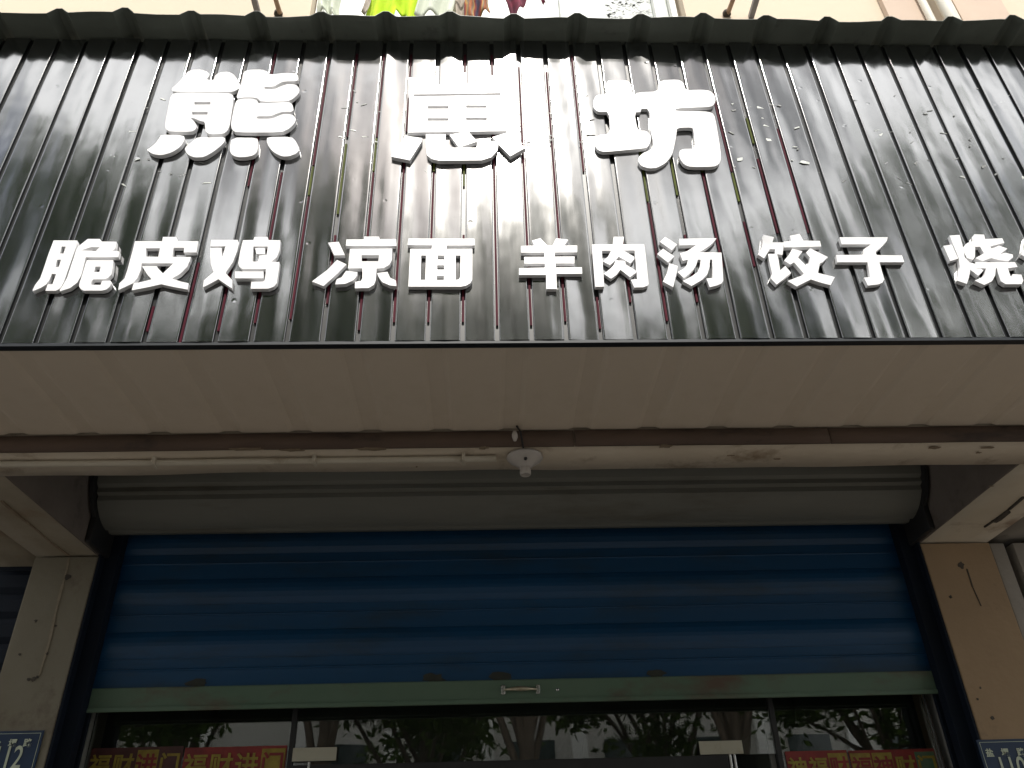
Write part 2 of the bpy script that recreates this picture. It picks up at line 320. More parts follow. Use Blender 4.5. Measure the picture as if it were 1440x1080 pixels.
b0 = rough_box(-3.6, 3.9, YB+.016, 2.861, ZB, 3.59).build('beam', m_plaster, bld); b0['label'] = 'peeling white front beam under the soffit'
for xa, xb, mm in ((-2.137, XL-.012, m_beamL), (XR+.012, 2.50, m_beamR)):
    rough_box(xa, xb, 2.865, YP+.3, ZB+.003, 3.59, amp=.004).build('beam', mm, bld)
for xa, xb in ((XL-.011, XL), (XR, XR+.011)):
    rough_box(xa, xb, 2.866, YP+.3, ZB+.0045, 3.588, amp=.002).build('beam_side', m_side, bld)  # thin slab in a darker brown over each beam's inner face
rough_box(2.507, 2.72, 2.865, YP+.3, ZB+.025, 3.59, amp=.004).build('beam', m_grey, bld)
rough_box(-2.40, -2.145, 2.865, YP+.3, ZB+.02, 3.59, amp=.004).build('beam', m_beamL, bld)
rough_box(2.78, 3.1, 2.865, YP+.3, ZB+.004, 3.59, amp=.004).build('beam', m_pierR, bld)
# cracks, mould spots and old nail holes on the piers and beams
def blob(c, r, nrm='y', parent=bld, name='mould_spot', m_=m_stain, asp=1.0, seed=0):
    rnd = random.Random(seed); pts = []
    n = 14
    for k in range(n):
        a = 2*math.pi*k/n; rr = r*(.55+.6*rnd.random()); u = rr*math.cos(a)*asp; v_ = rr*math.sin(a)
        pts.append((c[0]+u, c[1], c[2]+v_) if nrm == 'y' else (c[0]+u, c[1]+v_, c[2]))
    mb = MB(); off = Vector((0, .0025, 0)) if nrm == 'y' else Vector((0, 0, .0025))
    back = [Vector(p)+off for p in pts]
    mb.add(pts+back, [tuple(range(n)), tuple(range(2*n-1, n-1, -1))]+[(k, (k+1) % n, n+(k+1) % n, n+k) for k in range(n)])
    return mb.build(name, m_, parent)
for i, (px, py, r) in enumerate([(95, 811, .016), (50, 873, .007), (78, 880, .006), (66, 919, .007), (28, 920, .007), (47, 955, .010), (40, 955, .008), (52, 952, .008)]):
    p = atY(px, py, YP-.003); blob(p, r, seed=i)
for i, (px, py, r) in enumerate([(1352, 794, .018), (1337, 839, .009), (1379, 967, .005), (1375, 983, .005), (1396, 1010, .009)]):
    p = atY(px, py, YP-.003); blob(p, r, seed=30+i)
def crack(pts, wdt, D, parent=bld, name='crack', m_=m_stain):
    mb = MB(); P = [atY(x, y, D) for x, y in pts]
    for i in range(len(P)-1):
        a, b_ = P[i], P[i+1]; t = (b_-a).normalized(); n = Vector((t.z, 0, -t.x))*wdt*(.6+.7*random.random())
        k = Vector((0, .003, 0)); q = [a-n, a+n, b_+n, b_-n]; q += [x+k for x in q]
        mb.add(q, [(0, 1, 2, 3), (7, 6, 5, 4), (0, 4, 5, 1), (1, 5, 6, 2), (2, 6, 7, 3), (3, 7, 4, 0)])
    return mb.build(name, m_, parent, fix=False)
crack([(97, 784), (94, 800), (88, 822), (82, 845), (76, 870), (70, 900), (62, 926), (55, 950)], .006, YP-.003, m_=m_stainc)
crack([(1360, 800), (1368, 825), (1380, 852)], .003, YP-.003)
def ucrack(pts, wdt, z, m_=m_stain):
    mb = MB(); P = [atZ(x, y, z) for x, y in pts]
    for i in range(len(P)-1):
        a, b_ = P[i], P[i+1]; t = (b_-a).normalized(); n = Vector((t.y, -t.x, 0))*wdt*(.6+.7*random.random()); k = Vector((0, 0, .012))
        q = [a-n, a+n, b_+n, b_-n]; q += [x+k for x in q]
        mb.add(q, [(0, 1, 2, 3), (7, 6, 5, 4), (0, 4, 5, 1), (1, 5, 6, 2), (2, 6, 7, 3), (3, 7, 4, 0)])
    return mb.build('crack', m_, bld, fix=False)
ucrack([(2, 706), (25, 726), (48, 743), (72, 764), (96, 782)], .006, ZB-.003, m_stainb)
ucrack([(1440, 700), (1420, 717), (1400, 732), (1385, 742)], .005, ZB-.004)
ucrack([(1418, 721), (1406, 731), (1398, 735)], .011, ZB-.005)
for i, (px, py, r, a) in enumerate([(1315, 630, .012, 2), (1388, 630, .008, 4), (1376, 637, .006, 2), (935, 628, .014, 2.2), (1028, 641, .005, 3), (1093, 646, .005, 3), (350, 632, .012, 6), (412, 633, .012, 4), (520, 632, .012, 5), (586, 657, .004, 1), (1394, 684, .006, 2), (680, 630, .012, 2)]):
    p = atZ(px, py, ZB-.006); blob(p, r, 'z', asp=a, seed=60+i, name='stain', m_=m_stainb)
# porch ceiling drum pocket closing wall above the shutter
MB().box(XL-.3, XR+.3, YP+.42, YP+.6, ZB+.1, 3.6).build('lintel_wall', m_dark, bld)
# neighbours' dark shop fronts beyond the piers
for nm, xa, xb, lab in (('neighbour_shutter', -6.2, -2.15, 'dark blue neighbour shutter left of the cream pier'), ('neighbour_shutter', 3.32, 6.6, 'dark blue neighbour shutter right of the tan pier')):
    t_ = thing(nm, lab, 'shutter', ((xa+xb)/2, YP+.2, 0))
    for k in range(26):
        MB().sweepx([(YP+.2, k*.12), (YP+.185, k*.12+.03), (YP+.185, k*.12+.09), (YP+.2, k*.12+.118), (YP+.21, k*.12+.118), (YP+.21, k*.12)], xa, xb).build('slat', m_rail, t_)

# ------------------------------------------------------------------ upper window
win = MB().box(WX0+.02, WX1-.02, YP+.16, YP+.17, WZ0+.02, WZ1-.02)
wt = win.build('window', m_frost, bld); wt['label'] = 'wide white framed window with frosted panes'
fx = [WX0+.02, -.92, -.1, .82, 1.42, WX1-.02]
fr = MB().box(WX0+.004, WX1-.004, YP+.09, YP+.15, WZ0+.004, WZ0+.06, .004).box(WX0+.004, WX1-.004, YP+.09, YP+.15, WZ1-.06, WZ1-.004, .004)
fr.build('frame', m_white, wt)
for xx in (WX0+.03, -.93, -.12, .66, 1.42, WX1-.05):
    MB().box(xx-.022, xx+.022, YP+.085, YP+.148, WZ0+.062, WZ1-.062, .004).build('mullion', m_white, wt)
# lace-print film leaves on one pane
rnd = random.Random(5); lb = MB()
for k in range(230):
    cx, cz = 1.03+rnd.random()*.36, 7.22+rnd.random()*.6; a = rnd.random()*6.28; s_ = .012+.02*rnd.random()
    u = Vector((math.cos(a), 0, math.sin(a)))*s_; v_ = Vector((-math.sin(a), 0, math.cos(a)))*s_*.45; c = Vector((cx, YP+.157, cz))
    q = [c-u, c-u*.2+v_, c+u, c-u*.2-v_]; q += [p+Vector((0, .002, 0)) for p in q]
    lb.add(q, [(0, 1, 2, 3), (7, 6, 5, 4), (0, 4, 5, 1), (1, 5, 6, 2), (2, 6, 7, 3), (3, 7, 4, 0)])
tag(lb.build('lace_print', m_lace, wt, fix=False), kind='stuff')
# downpipes
for i, (px, lab) in enumerate(((1302, 'slim white downpipe on the upper wall beside the wider pipe'), (1328, 'wide white downpipe on the upper wall beside the slimmer pipe'))):
    p = atY(px, 12, YP-.08); r = .028 if i == 0 else .05
    t_ = thing('downpipe', lab, 'pipe', (p.x, p.y, 4.2))
    MB().tube([(p.x, p.y-.02*i, 4.2), (p.x, p.y-.02*i, 11.5)], r, 14).build('pipe', m_pvcw, t_)
    for z in (5.6, 7.8, 10):
        MB().tube([(p.x, p.y-.02*i, z-.02), (p.x, p.y-.02*i, z+.02)], r+.006, 14).box(p.x-.01, p.x+.01, p.y, YP-.001, z-.012, z+.012).build('clamp', m_pvcw, t_)
# laundry rack: grey arms, rusty braces and rods
rk = thing('laundry_rack', 'iron laundry rack with grey arms and rusty braces under the upper window', 'rack', (.2, YP, 7.25))
for px in (364, 1056):
    a = atY(px, 24, YP-.002); o_ = a+Vector((0, -.95, 0)); o_.x = a.x
    MB().box(a.x-.02, a.x+.02, o_.y, a.y, a.z-.02, a.z+.02, .003).build('arm', m_pole, rk)
for (p0, p1) in (((394, 20), (386, -6)), ((1023, 20), (1033, -6))):
    a = atY(*p0, YP-.004); b_ = atY(*p1, 3.5)
    d = (b_-a); MB().tube([a, a+d*.5, a+d*1.25], [.02, .018, .017], 8).build('brace', m_bamboo, rk)
    MB().lathe([(.0, -.02), (.03, -.018), (.034, 0), (.03, .018), (0, .02)], a+Vector((-.01, -.012, -.01)), 8).build('fixing', m_stain, rk)
for yy in (3.45, 3.2):
    MB().tube([(-1.72, yy, 7.30), (2.15, yy, 7.34)], .012, 8).build('rod', m_pole, rk)
# garments hanging from the rods
def cloth(name, label, x0, x1, ztop, low, y, m_, folds=5, amp=.03, seed=0):
    rnd = random.Random(seed); nx, nz = 26, 12; vs = []; fs = []
    ph = rnd.random()*6
    for s_ in (0, 1):
        for j in range(nz+1):
            for i in range(nx+1):
                u = i/nx; v_ = j/nz
                zb = low(u); z = ztop+(zb-ztop)*v_
                x = x0+(x1-x0)*u+.02*math.sin(5*v_+ph)*v_
                yy = y+amp*math.sin(u*folds*math.pi*2+ph)*(.3+.7*v_)+.01*noise.noise(Vector((u*4, v_*4, seed)))+s_*.006
                vs.append((x, yy, z))
    n = (nx+1)*(nz+1)
    for j in range(nz):
        for i in range(nx):
            a = j*(nx+1)+i; fs += [(a, a+1, a+nx+2, a+nx+1), (n+a+nx+1, n+a+nx+2, n+a+1, n+a)]
    for i in range(nx):
        a = nz*(nx+1)+i; fs += [(a, a+1, n+a+1, n+a), (i+1, i, n+i, n+i+1)]
    for j in range(nz):
        a = j*(nx+1); b_ = a+nx; fs += [(a, a+nx+1, n+a+nx+1, n+a), (b_+nx+1, b_, n+b_, n+b_+nx+1)]
    mb = MB(); mb.add(vs, fs, True)
    o = mb.build(name, m_, origin=((x0+x1)/2, y, ztop)); tag(o, label, 'clothing', 'washing hung below the upper window'); return o
def zat(px, py, D): return atY(px, py, D).z
def xat(px, D): return atY(px, 12, D).x
G = 3.40
lim0 = zat(555, 34, G)
cloth('hanging_garment', 'bright lime green garment hanging over the canopy edge', xat(518, G), xat(590, G), 7.3, lambda u: lim0+(.13 if .55 < u < .78 else 0), G, m_lime, 3, .035, 1)
cloth('hanging_garment', 'pale whitish garment hanging beside the lime green one', xat(588, G-.05), xat(640, G-.05), 7.3, lambda u: zat(610, 28, G-.05)+.03*math.sin(u*4), G-.08, m_wcl, 2, .03, 2)
cloth('hanging_garment', 'striped orange and navy garment hanging above the canopy', xat(655, G), xat(689, G), 7.3, lambda u: zat(670, 30, G)+.22*max(0, u-.3), G, m_stripe, 2, .03, 3)
cloth('hanging_garment', 'grey tan garment with a ragged hem beside the striped one', xat(636, G), xat(664, G), 7.3, lambda u: zat(650, 14, G)-.16*max(0, .5-u), G+.06, m_tan, 2, .02, 4)
cloth('hanging_garment', 'dark red garment hanging to a narrow point above the canopy', xat(706, G), xat(742, G), 7.3, lambda u: zat(720, 26, G)+(.25*abs(u-.42)*2), G, m_dred, 2, .035, 5)
cloth('hanging_garment', 'thin grey strap hanging beside the lime green garment', xat(511, G), xat(519, G), 7.3, lambda u: zat(515, 22, G), G-.02, m_tan, 1, .01, 6)
cloth('hanging_garment', 'pale greenish towel hanging by the left window frame', xat(446, G+.1), xat(478, G+.1), 7.3, lambda u: zat(460, 22, G+.1)+.05*math.sin(u*5), G+.1, m_wcl, 2, .03, 7)
cloth('hanging_garment', 'small dark tag of cloth hanging right of the dark red garment', xat(764, G), xat(769, G), 7.3, lambda u: zat(766, 4, G), G, m_dred, 1, .01, 8)

# ------------------------------------------------------------------ canopy: roof sheet, fascia, soffit, batten
can = thing('shop_canopy', 'glossy black ribbed shop fascia on a canopy with cream soffit and dark roof sheet', 'canopy', (.15, YF+.1, ZS))
# corrugated roof sheet, its edge hanging past the fascia
PR, KX = .2599, -1.6825
def roof_z(x):
    k = round((x-KX)/PR); d = abs(x-(KX+k*PR)); j = .004*math.sin(k*2.7)
    if d < .011: return .030+j
    if d < .042: return .030*(.042-d)/.031*1.0+j*(1-d/.05)
    return .0022*math.sin((x-KX)*9.3+k)
xs = []
for k in range(-6, 22):
    c = KX+k*PR
    xs += [c-.13, c-.085, c-.055, c-.042, c-.03, c-.019, c-.011, c-.004, c+.004, c+.011, c+.019, c+.03, c+.042, c+.055, c+.085]
vs = []; rows = [1.968, 1.99, 2.03, 2.09, 2.6, YP-.004]
for y in rows:
    for x in xs:
        yy = y+(.004*math.sin(x*5.1)+.003*math.sin(x*13.7) if y < 2 else 0)
        vs.append((x, yy, ZF1+.004+.06*max(0, y-2.09)+roof_z(x)+(.003*math.sin(x*3.3) if y < 2 else 0)))
nx = len(xs); fs = [(r*nx+i, r*nx+i+1, (r+1)*nx+i+1, (r+1)*nx+i) for r in range(len(rows)-1) for i in range(nx-1)]
rs = MB().add(vs, fs).build('roof_sheet', m_roof, can, fix=False)
sol = rs.modifiers.new('thickness', 'SOLIDIFY'); sol.thickness = .002; sol.offset = 1
# fascia board with single panels
PW, X0 = .11009, -1.4957
xa, xb = X0-8*PW, X0+39*PW
fb = MB().box(xa-.02, xb+.02, YF+.013, YF+.03, ZF0+.0005, ZF1-.002).build('fascia', m_groove, can)
MB().box(xa-.02, xb+.02, YF+.0015, YF+.027, ZS-.002, ZF0-.0005, .001).build('bottom_trim', m_trim, can)
# a panel: face gently dished, edges turned back into the groove
def panel_mesh(seed):
    g = .0086; w2 = PW/2-g; rnd = random.Random(seed)
    half = [(w2+.0012, .0135), (w2+.0011, .0022), (w2+.0006, .0008), (w2-.0008, .0001), (w2-.0025, 0), (w2-.006, .0), (w2*.6, .0003), (w2*.3, .0004)]
    prof = [(-x, y) for x, y in half]+[(0, .00045)]+half[::-1]
    nz = 26; vs = []; H = ZF1-.003-ZF0
    pa = rnd.random()*6; pb = rnd.random()*6
    for j in range(nz+1):
        z = H*j/nz
        for x, y in prof:
            wob = .0010*math.sin(z*3.7+pa)+.0006*math.sin(z*8.9+pb)+.0008*math.sin(z*5+x*40+pb) if abs(x) < w2+.001 else 0
            vs.append((x, y+wob*(.35+.65*(1-abs(x)/(w2+.004))), z))
    n = len(prof); fs = [(j*n+i, j*n+i+1, (j+1)*n+i+1, (j+1)*n+i) for j in range(nz) for i in range(n-1)]
    me = bpy.data.meshes.new('panel'); me.from_pydata(vs, [], fs); me.polygons.foreach_set('use_smooth', [True]*len(fs)); me.materials.append(m_enamel)
    bm = bmesh.new(); bm.from_mesh(me); bmesh.ops.recalc_face_normals(bm, faces=bm.faces)
    bm.faces.ensure_lookup_table()
    if bm.faces[n//2].normal.y > 0: bmesh.ops.reverse_faces(bm, faces=bm.faces)
    bm.to_mesh(me); bm.free(); return me
pms = [panel_mesh(i) for i in range(9)]
rnd = random.Random(11)
for k in range(-8, 39):
    o = bpy.data.objects.new('panel', pms[(k*4+3) % 9]); COL.objects.link(o); o.parent = fb
    o.location = Vector((X0+(k+.5)*PW, YF, ZF0))-fb.matrix_world.translation
    o.rotation_euler = ((rnd.random()-.5)*R(.25), 0, (rnd.random()-.5)*R(.9))
# coloured strips that paint red and olive reflections into the grooves
rnd = random.Random(3)
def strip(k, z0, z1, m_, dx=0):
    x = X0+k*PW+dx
    MB().box(x-.0036, x+.0036, YF+.0052, YF+.0128, z0, z1).build('reflection_strip', m_, fb)
H = ZF1-ZF0
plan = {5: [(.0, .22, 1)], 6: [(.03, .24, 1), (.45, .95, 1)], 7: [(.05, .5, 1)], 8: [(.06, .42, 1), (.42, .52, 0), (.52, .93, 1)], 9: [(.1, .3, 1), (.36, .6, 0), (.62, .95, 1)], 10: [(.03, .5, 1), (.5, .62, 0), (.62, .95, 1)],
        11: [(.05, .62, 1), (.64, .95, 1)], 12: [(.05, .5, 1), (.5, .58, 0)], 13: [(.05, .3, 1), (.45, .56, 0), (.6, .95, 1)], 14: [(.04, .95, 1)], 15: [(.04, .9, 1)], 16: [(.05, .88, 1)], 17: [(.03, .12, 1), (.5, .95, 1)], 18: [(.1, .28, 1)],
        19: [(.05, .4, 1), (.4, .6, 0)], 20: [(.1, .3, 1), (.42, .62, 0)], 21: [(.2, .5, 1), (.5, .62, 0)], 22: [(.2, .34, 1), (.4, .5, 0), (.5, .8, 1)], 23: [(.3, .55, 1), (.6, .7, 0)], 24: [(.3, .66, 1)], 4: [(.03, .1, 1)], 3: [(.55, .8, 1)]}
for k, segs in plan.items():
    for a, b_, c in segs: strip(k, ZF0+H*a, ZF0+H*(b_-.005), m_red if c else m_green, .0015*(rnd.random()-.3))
# torn film scraps and residue on the panels
def scrap(px, py, wpx, hpx, ang, m_, seed):
    rnd = random.Random(seed); c = atY(px, py, YF-.0006); s_ = 2.07/1130*1.35
    n = 7; pts = []
    for k in range(n):
        a = 2*math.pi*k/n+rnd.random()*.5; rr = .6+.5*rnd.random()
        u, v_ = rr*math.cos(a)*wpx*s_*.5, rr*math.sin(a)*hpx*s_*.7
        if k % 2: u *= .6; v_ *= .7
        pts.append(Vector((c.x+u*math.cos(ang)-v_*math.sin(ang), c.y-.0012*rnd.random()**2, c.z+u*math.sin(ang)+v_*math.cos(ang))))
    back = [Vector((p.x, YF+.0005, p.z)) for p in pts]
    MB().add(pts+back, [tuple(range(n)), tuple(range(2*n-1, n-1, -1))]+[(k, (k+1) % n, n+(k+1) % n, n+k) for k in range(n)]).build('film_scrap', m_, fb)
for i, (px, py, a, b_, g) in enumerate([(1131, 228, 17, 7, -.3), (1082, 197, 17, 7, 0), (1040, 224, 14, 7, .3), (1069, 151, 17, 6, -.1), (160, 219, 14, 5, .3), (1439, 250, 6, 6, 0), (185, 185, 16, 2.5, .1), (193, 224, 12, 3, .4), (290, 257, 14, 3, .1), (512, 192, 12, 2.5, 0), (1288, 599-270-0, 0, 0, 0)]):
    if a: scrap(px, py, a, b_, g, m_scrap, i)
res = [(513, 147), (485, 153), (559, 141), (559, 161), (512, 190), (478, 193), (744, 126), (756, 137), (764, 146), (799, 121), (787, 135), (798, 142), (801, 149), (790, 172), (791, 185), (824, 135), (830, 168), (835, 191), (722, 138), (724, 149), (727, 179), (745, 200), (763, 211), (784, 218), (758, 243), (802, 219), (766, 227), (600, 240), (668, 115), (1030, 145), (1031, 156), (1073, 165), (1077, 177), (1098, 220), (1120, 181), (1076, 226), (1301, 160), (1327, 187), (1284, 200), (1290, 229), (1363, 198), (1345, 225), (1353, 248), (1409, 221), (1401, 245), (1262, 249), (1410, 143), (1196, 190), (1233, 183), (1260, 135), (205, 150), (228, 138), (238, 245), (257, 247), (420, 167), (1383, 234), (640, 232)]
rz = random.Random(77)
for x0_, x1_, y0_, y1_, n_ in ((725, 760, 105, 220, 9), (770, 830, 115, 215, 14), (440, 560, 125, 205, 8), (1020, 1130, 140, 235, 9), (1180, 1440, 120, 260, 16), (150, 300, 190, 265, 9)):
    res += [(rz.uniform(x0_, x1_), rz.uniform(y0_, y1_)) for _ in range(n_)]
for i, (px, py) in enumerate(res):
    rnd = random.Random(100+i)
    scrap(px+rnd.uniform(-2, 2), py+rnd.uniform(-2, 2), 4+11*rnd.random(), 1.1+2.4*rnd.random(), rnd.uniform(-1, 1), m_scrapd if rnd.random() < .75 else m_scrap, 300+i)
# soffit sheet panels with shallow ribs running back to the batten
sof = MB().box(-3.6, 3.9, YF+.03, YB+.06, ZS+.03, ZS+.034).build('soffit', m_grey, can)
prof = [(0, 0), (.160, 0), (.178, .007), (.232, .007), (.250, 0), (.2597, 0), (.2597, .012), (0, .012)]
me0 = bpy.data.meshes.new('soffit_panel')
n = len(prof); yA, yB_ = YF+.0275, YB-.002
me0.from_pydata([(x, yA-YF, z) for x, z in prof]+[(x, yB_-YF, z) for x, z in prof], [], [(i, (i+1) % n, n+(i+1) % n, n+i) for i in range(n)]+[tuple(range(n-1, -1, -1)), tuple(range(n, 2*n))])
bm = bmesh.new(); bm.from_mesh(me0); bmesh.ops.recalc_face_normals(bm, faces=bm.faces); bm.to_mesh(me0); bm.free(); me0.materials.append(m_soffit)
for k in range(-8, 22):
    o = bpy.data.objects.new('soffit_panel', me0); COL.objects.link(o); o.parent = sof
    o.location = Vector((KX+.02+k*PR, YF, ZS))-sof.matrix_world.translation
xb_ = [-3.6, -1.95, .34, 1.31, 3.9]
for i in range(4):
    rough_box(xb_[i]+.002, xb_[i+1]-.002, YB+.002*(i % 2), YB+.014, ZB-.003, ZS-.002, amp=.0015).build('batten', m_wood, can)

# ------------------------------------------------------------------ raised characters
def chaikin(p):
    out = []
    for i in range(len(p)):
        a, b_ = p[i], p[(i+1) % len(p)]
        out += [(a[0]*.8+b_[0]*.2, a[1]*.8+b_[1]*.2), (a[0]*.2+b_[0]*.8, a[1]*.2+b_[1]*.8)]
    return out
T_LET = .0155
def character(ch, label, ox, oy, s, strokes, soft=False, group='raised white characters on the fascia'):
    allp = [p for st in strokes for p in (st[0] if isinstance(st[0], list) else st)]
    cx = sum(p[0] for p in allp)/len(allp); cy = max(p[1] for p in allp)
    YL = YF-.0165
    base = atY(ox+cx/s, oy+cy/s, YL); base.y = YF
    root = thing('sign_character', label, 'character', base, group)
    for i, st in enumerate(strokes):
        loops = st if isinstance(st[0], list) else [st]
        if soft: loops = [chaikin(loops[0])]+loops[1:]
        W = []
        for lp in loops:
            W.append([atY(ox+x/s, oy+y/s, YL-.0004*i) for x, y in lp])
        flat = [p for lp in W for p in lp]
        tri = tessellate_polygon([[Vector((p.x, p.z, 0)) for p in lp] for lp in W])
        n = len(flat); back = [Vector((p.x, YF-.001, p.z)) for p in flat]
        fs = []
        for t in tri:
            a, b_, c = [flat[k] for k in t]
            nrm = (b_-a).cross(c-a)
            t = tuple(t) if nrm.y < 0 else tuple(reversed(t)); fs += [t, tuple(k+n for k in reversed(t))]
        off = 0
        for lp in W:
            L_ = len(lp)
            fs += [(off+k, off+(k+1) % L_, n+off+(k+1) % L_, n+off+k) for k in range(L_)]; off += L_
        MB().add(flat+back, fs).build('stroke', m_letter, root)
    return root
def rect(x0, y0, x1, y1): return [(x0, y0), (x1, y0), (x1, y1), (x0, y1)]
BIG = 'large white raised character '
SML = 'small white raised character '
character('熊', BIG+'with four dots below (熊), first of the shop name', 200, 80, 6, [
    [(245, 268), (300, 222), (350, 165), (378, 128), (420, 108), (500, 106), (550, 125), (572, 150), (540, 192), (605, 195), (612, 160), (650, 130), (730, 125), (775, 150), (800, 185), (828, 235), (825, 262), (780, 288), (740, 297), (260, 296)],
    [[(238, 340), (258, 312), (300, 301), (735, 304), (768, 325), (770, 365), (738, 580), (718, 625), (680, 650), (565, 652), (532, 628), (530, 548), (488, 540), (440, 518), (405, 512), (440, 545), (462, 582), (450, 612), (410, 632), (235, 630), (198, 610), (192, 570), (225, 400)], rect(440, 380, 575, 402), rect(420, 463, 552, 487)],
    [(855, 125), (900, 108), (1010, 106), (1060, 125), (1080, 150), (1200, 135), (1300, 140), (1318, 165), (1312, 205), (1200, 205), (1150, 225), (1110, 252), (1030, 252), (1030, 272), (1120, 272), (1170, 247), (1230, 228), (1300, 235), (1328, 270), (1318, 310), (1270, 355), (1220, 376), (1000, 378), (978, 350), (930, 341), (850, 342), (800, 350), (797, 330), (840, 210)],
    [(798, 364), (850, 352), (930, 352), (968, 366), (985, 394), (1240, 380), (1268, 400), (1278, 462), (1180, 462), (1130, 480), (1085, 500), (965, 500), (965, 522), (1095, 522), (1150, 497), (1200, 480), (1270, 488), (1298, 520), (1285, 560), (1240, 605), (1170, 637), (790, 637), (755, 610), (748, 560), (780, 400)],
    [(160, 655), (350, 660), (360, 700), (320, 760), (250, 805), (160, 830), (90, 820), (35, 785), (70, 765), (115, 725), (140, 690)],
    [(470, 675), (600, 680), (690, 675), (702, 700), (680, 735), (600, 800), (520, 845), (440, 848), (385, 825), (358, 780), (370, 755), (420, 715)],
    [(755, 680), (970, 683), (978, 720), (970, 800), (940, 830), (870, 845), (800, 845), (755, 825), (735, 780)],
    [(1055, 675), (1260, 675), (1295, 710), (1330, 780), (1300, 815), (1240, 838), (1180, 840), (1110, 805), (1070, 760), (1050, 715)]], True)
character('崽', BIG+'with square field and angular strokes (崽), middle of the shop name', 535, 85, 6.545, [
    [(262, 155), (422, 155), (418, 222), (618, 222), (618, 112), (792, 112), (795, 215), (1000, 215), (1000, 138), (1160, 138), (1158, 298), (258, 312)],
    [[(265, 332), (1150, 318), (1165, 648), (255, 662)], rect(435, 418, 627, 445), rect(788, 412, 975, 437), rect(433, 530, 627, 556), rect(787, 525, 980, 550)],
    [(259, 300), (306, 300), (306, 345), (259, 345)], [(1108, 285), (1157, 285), (1157, 335), (1108, 335)],
    [(225, 692), (385, 715), (380, 745), (270, 918), (100, 885), (100, 870), (200, 740)],
    [(418, 680), (600, 680), (600, 803), (880, 803), (905, 740), (960, 735), (1090, 750), (1075, 830), (1020, 890), (930, 918), (540, 922), (470, 905), (428, 870), (420, 800)],
    [(636, 685), (805, 651), (890, 745), (722, 800)],
    [(1030, 705), (1180, 660), (1330, 805), (1195, 880), (1090, 775)]])
character('坊', BIG+'with rounded stroke ends (坊), last of the shop name', 820, 90, 6.545, [
    [(120, 285), (215, 282), (215, 165), (240, 150), (400, 148), (440, 180), (460, 288), (530, 290), (540, 440), (472, 445), (500, 612), (585, 615), (625, 660), (620, 720), (590, 770), (520, 780), (200, 810), (140, 795), (108, 750), (110, 690), (140, 655), (250, 640), (240, 440), (140, 440), (100, 410), (90, 350)],
    [(475, 285), (500, 262), (688, 252), (690, 190), (720, 150), (870, 142), (920, 165), (945, 242), (1090, 236), (1170, 245), (1215, 290), (1220, 340), (1195, 385), (1150, 395), (850, 408), (853, 433), (1120, 435), (1190, 450), (1215, 490), (1265, 790), (1268, 880), (1245, 925), (1200, 945), (990, 948), (930, 925), (890, 870), (885, 800), (920, 782), (1033, 778), (1015, 600), (1000, 583), (862, 588), (860, 640), (832, 790), (810, 850), (760, 910), (680, 955), (610, 960), (540, 940), (508, 900), (508, 860), (550, 820), (610, 795), (645, 765), (640, 690), (615, 590), (612, 412), (500, 412), (475, 390)]], True)
character('脆', SML+'with a moon radical and box (脆), first of the dish names', 40, 325, 12, [
    [[(425, 157), (822, 157), (818, 215), (785, 320), (600, 850), (560, 930), (520, 975), (460, 1005), (285, 1005), (325, 900), (405, 895), (468, 722), (395, 722), (350, 830), (290, 905), (200, 960), (72, 1012), (72, 992), (110, 910), (195, 800), (250, 650), (340, 380)], [(560, 260), (630, 260), (590, 378), (530, 378)], [(485, 482), (550, 482), (510, 608), (455, 608)]],
    [[(1000, 132), (1205, 132), (1235, 175), (1482, 178), (1470, 290), (1410, 337), (1530, 338), (1518, 440), (965, 442), (930, 600), (890, 750), (820, 870), (700, 960), (530, 1015), (530, 990), (590, 900), (650, 790), (700, 640), (800, 330), (840, 260), (870, 235)], [(880, 326), (1060, 268), (1205, 268), (1140, 333)]],
    [[(985, 490), (1430, 490), (1420, 620), (1400, 730), (1340, 790), (1280, 810), (1090, 815), (1060, 860), (1060, 905), (1215, 908), (1230, 870), (1240, 838), (1385, 838), (1395, 880), (1370, 940), (1310, 985), (1240, 1003), (930, 1003), (880, 975), (855, 930), (862, 870), (900, 760), (960, 560)], [(1130, 598), (1222, 598), (1195, 690), (1105, 690)]]])
character('皮', SML+'with a roof bar and crossing feet (皮) after 脆', 160, 325, 12, [
    [[(360, 170), (815, 170), (830, 98), (1050, 98), (1062, 168), (1425, 170), (1395, 358), (1180, 358), (1190, 280), (1010, 280), (985, 435), (1300, 435), (1280, 520), (1000, 543), (470, 542), (455, 660), (400, 790), (320, 880), (75, 995), (95, 880), (180, 800), (230, 650), (270, 500), (320, 320)], [(545, 288), (780, 288), (750, 432), (540, 432)]],
    [(478, 590), (725, 590), (750, 630), (830, 712), (1000, 548), (1300, 440), (1240, 600), (1120, 720), (985, 800), (1130, 850), (1262, 880), (1245, 985), (1000, 940), (800, 895), (580, 945), (302, 998), (335, 885), (500, 850), (640, 812), (550, 710)]])
character('鸡', SML+'of a fork and a bird (鸡) after 皮', 280, 325, 12, [
    [(205, 148), (650, 148), (672, 200), (640, 340), (570, 520), (445, 705), (560, 830), (550, 965), (325, 810), (65, 950), (80, 830), (245, 690), (200, 560), (188, 420), (190, 285), (380, 285), (385, 450), (445, 255), (192, 255)],
    [[(740, 152), (915, 150), (935, 98), (1155, 98), (1170, 150), (1370, 155), (1355, 330), (1310, 440), (1215, 518), (1355, 521), (1350, 600), (1310, 880), (1260, 935), (1165, 970), (870, 972), (880, 855), (1085, 850), (1110, 820), (1130, 640), (725, 635), (675, 595), (660, 540), (695, 330)], [(915, 258), (1160, 258), (1140, 395), (1010, 415), (995, 512), (900, 515)]],
    [(945, 286), (1110, 286), (1110, 385), (965, 385)], rect(605, 680, 1085, 795)])
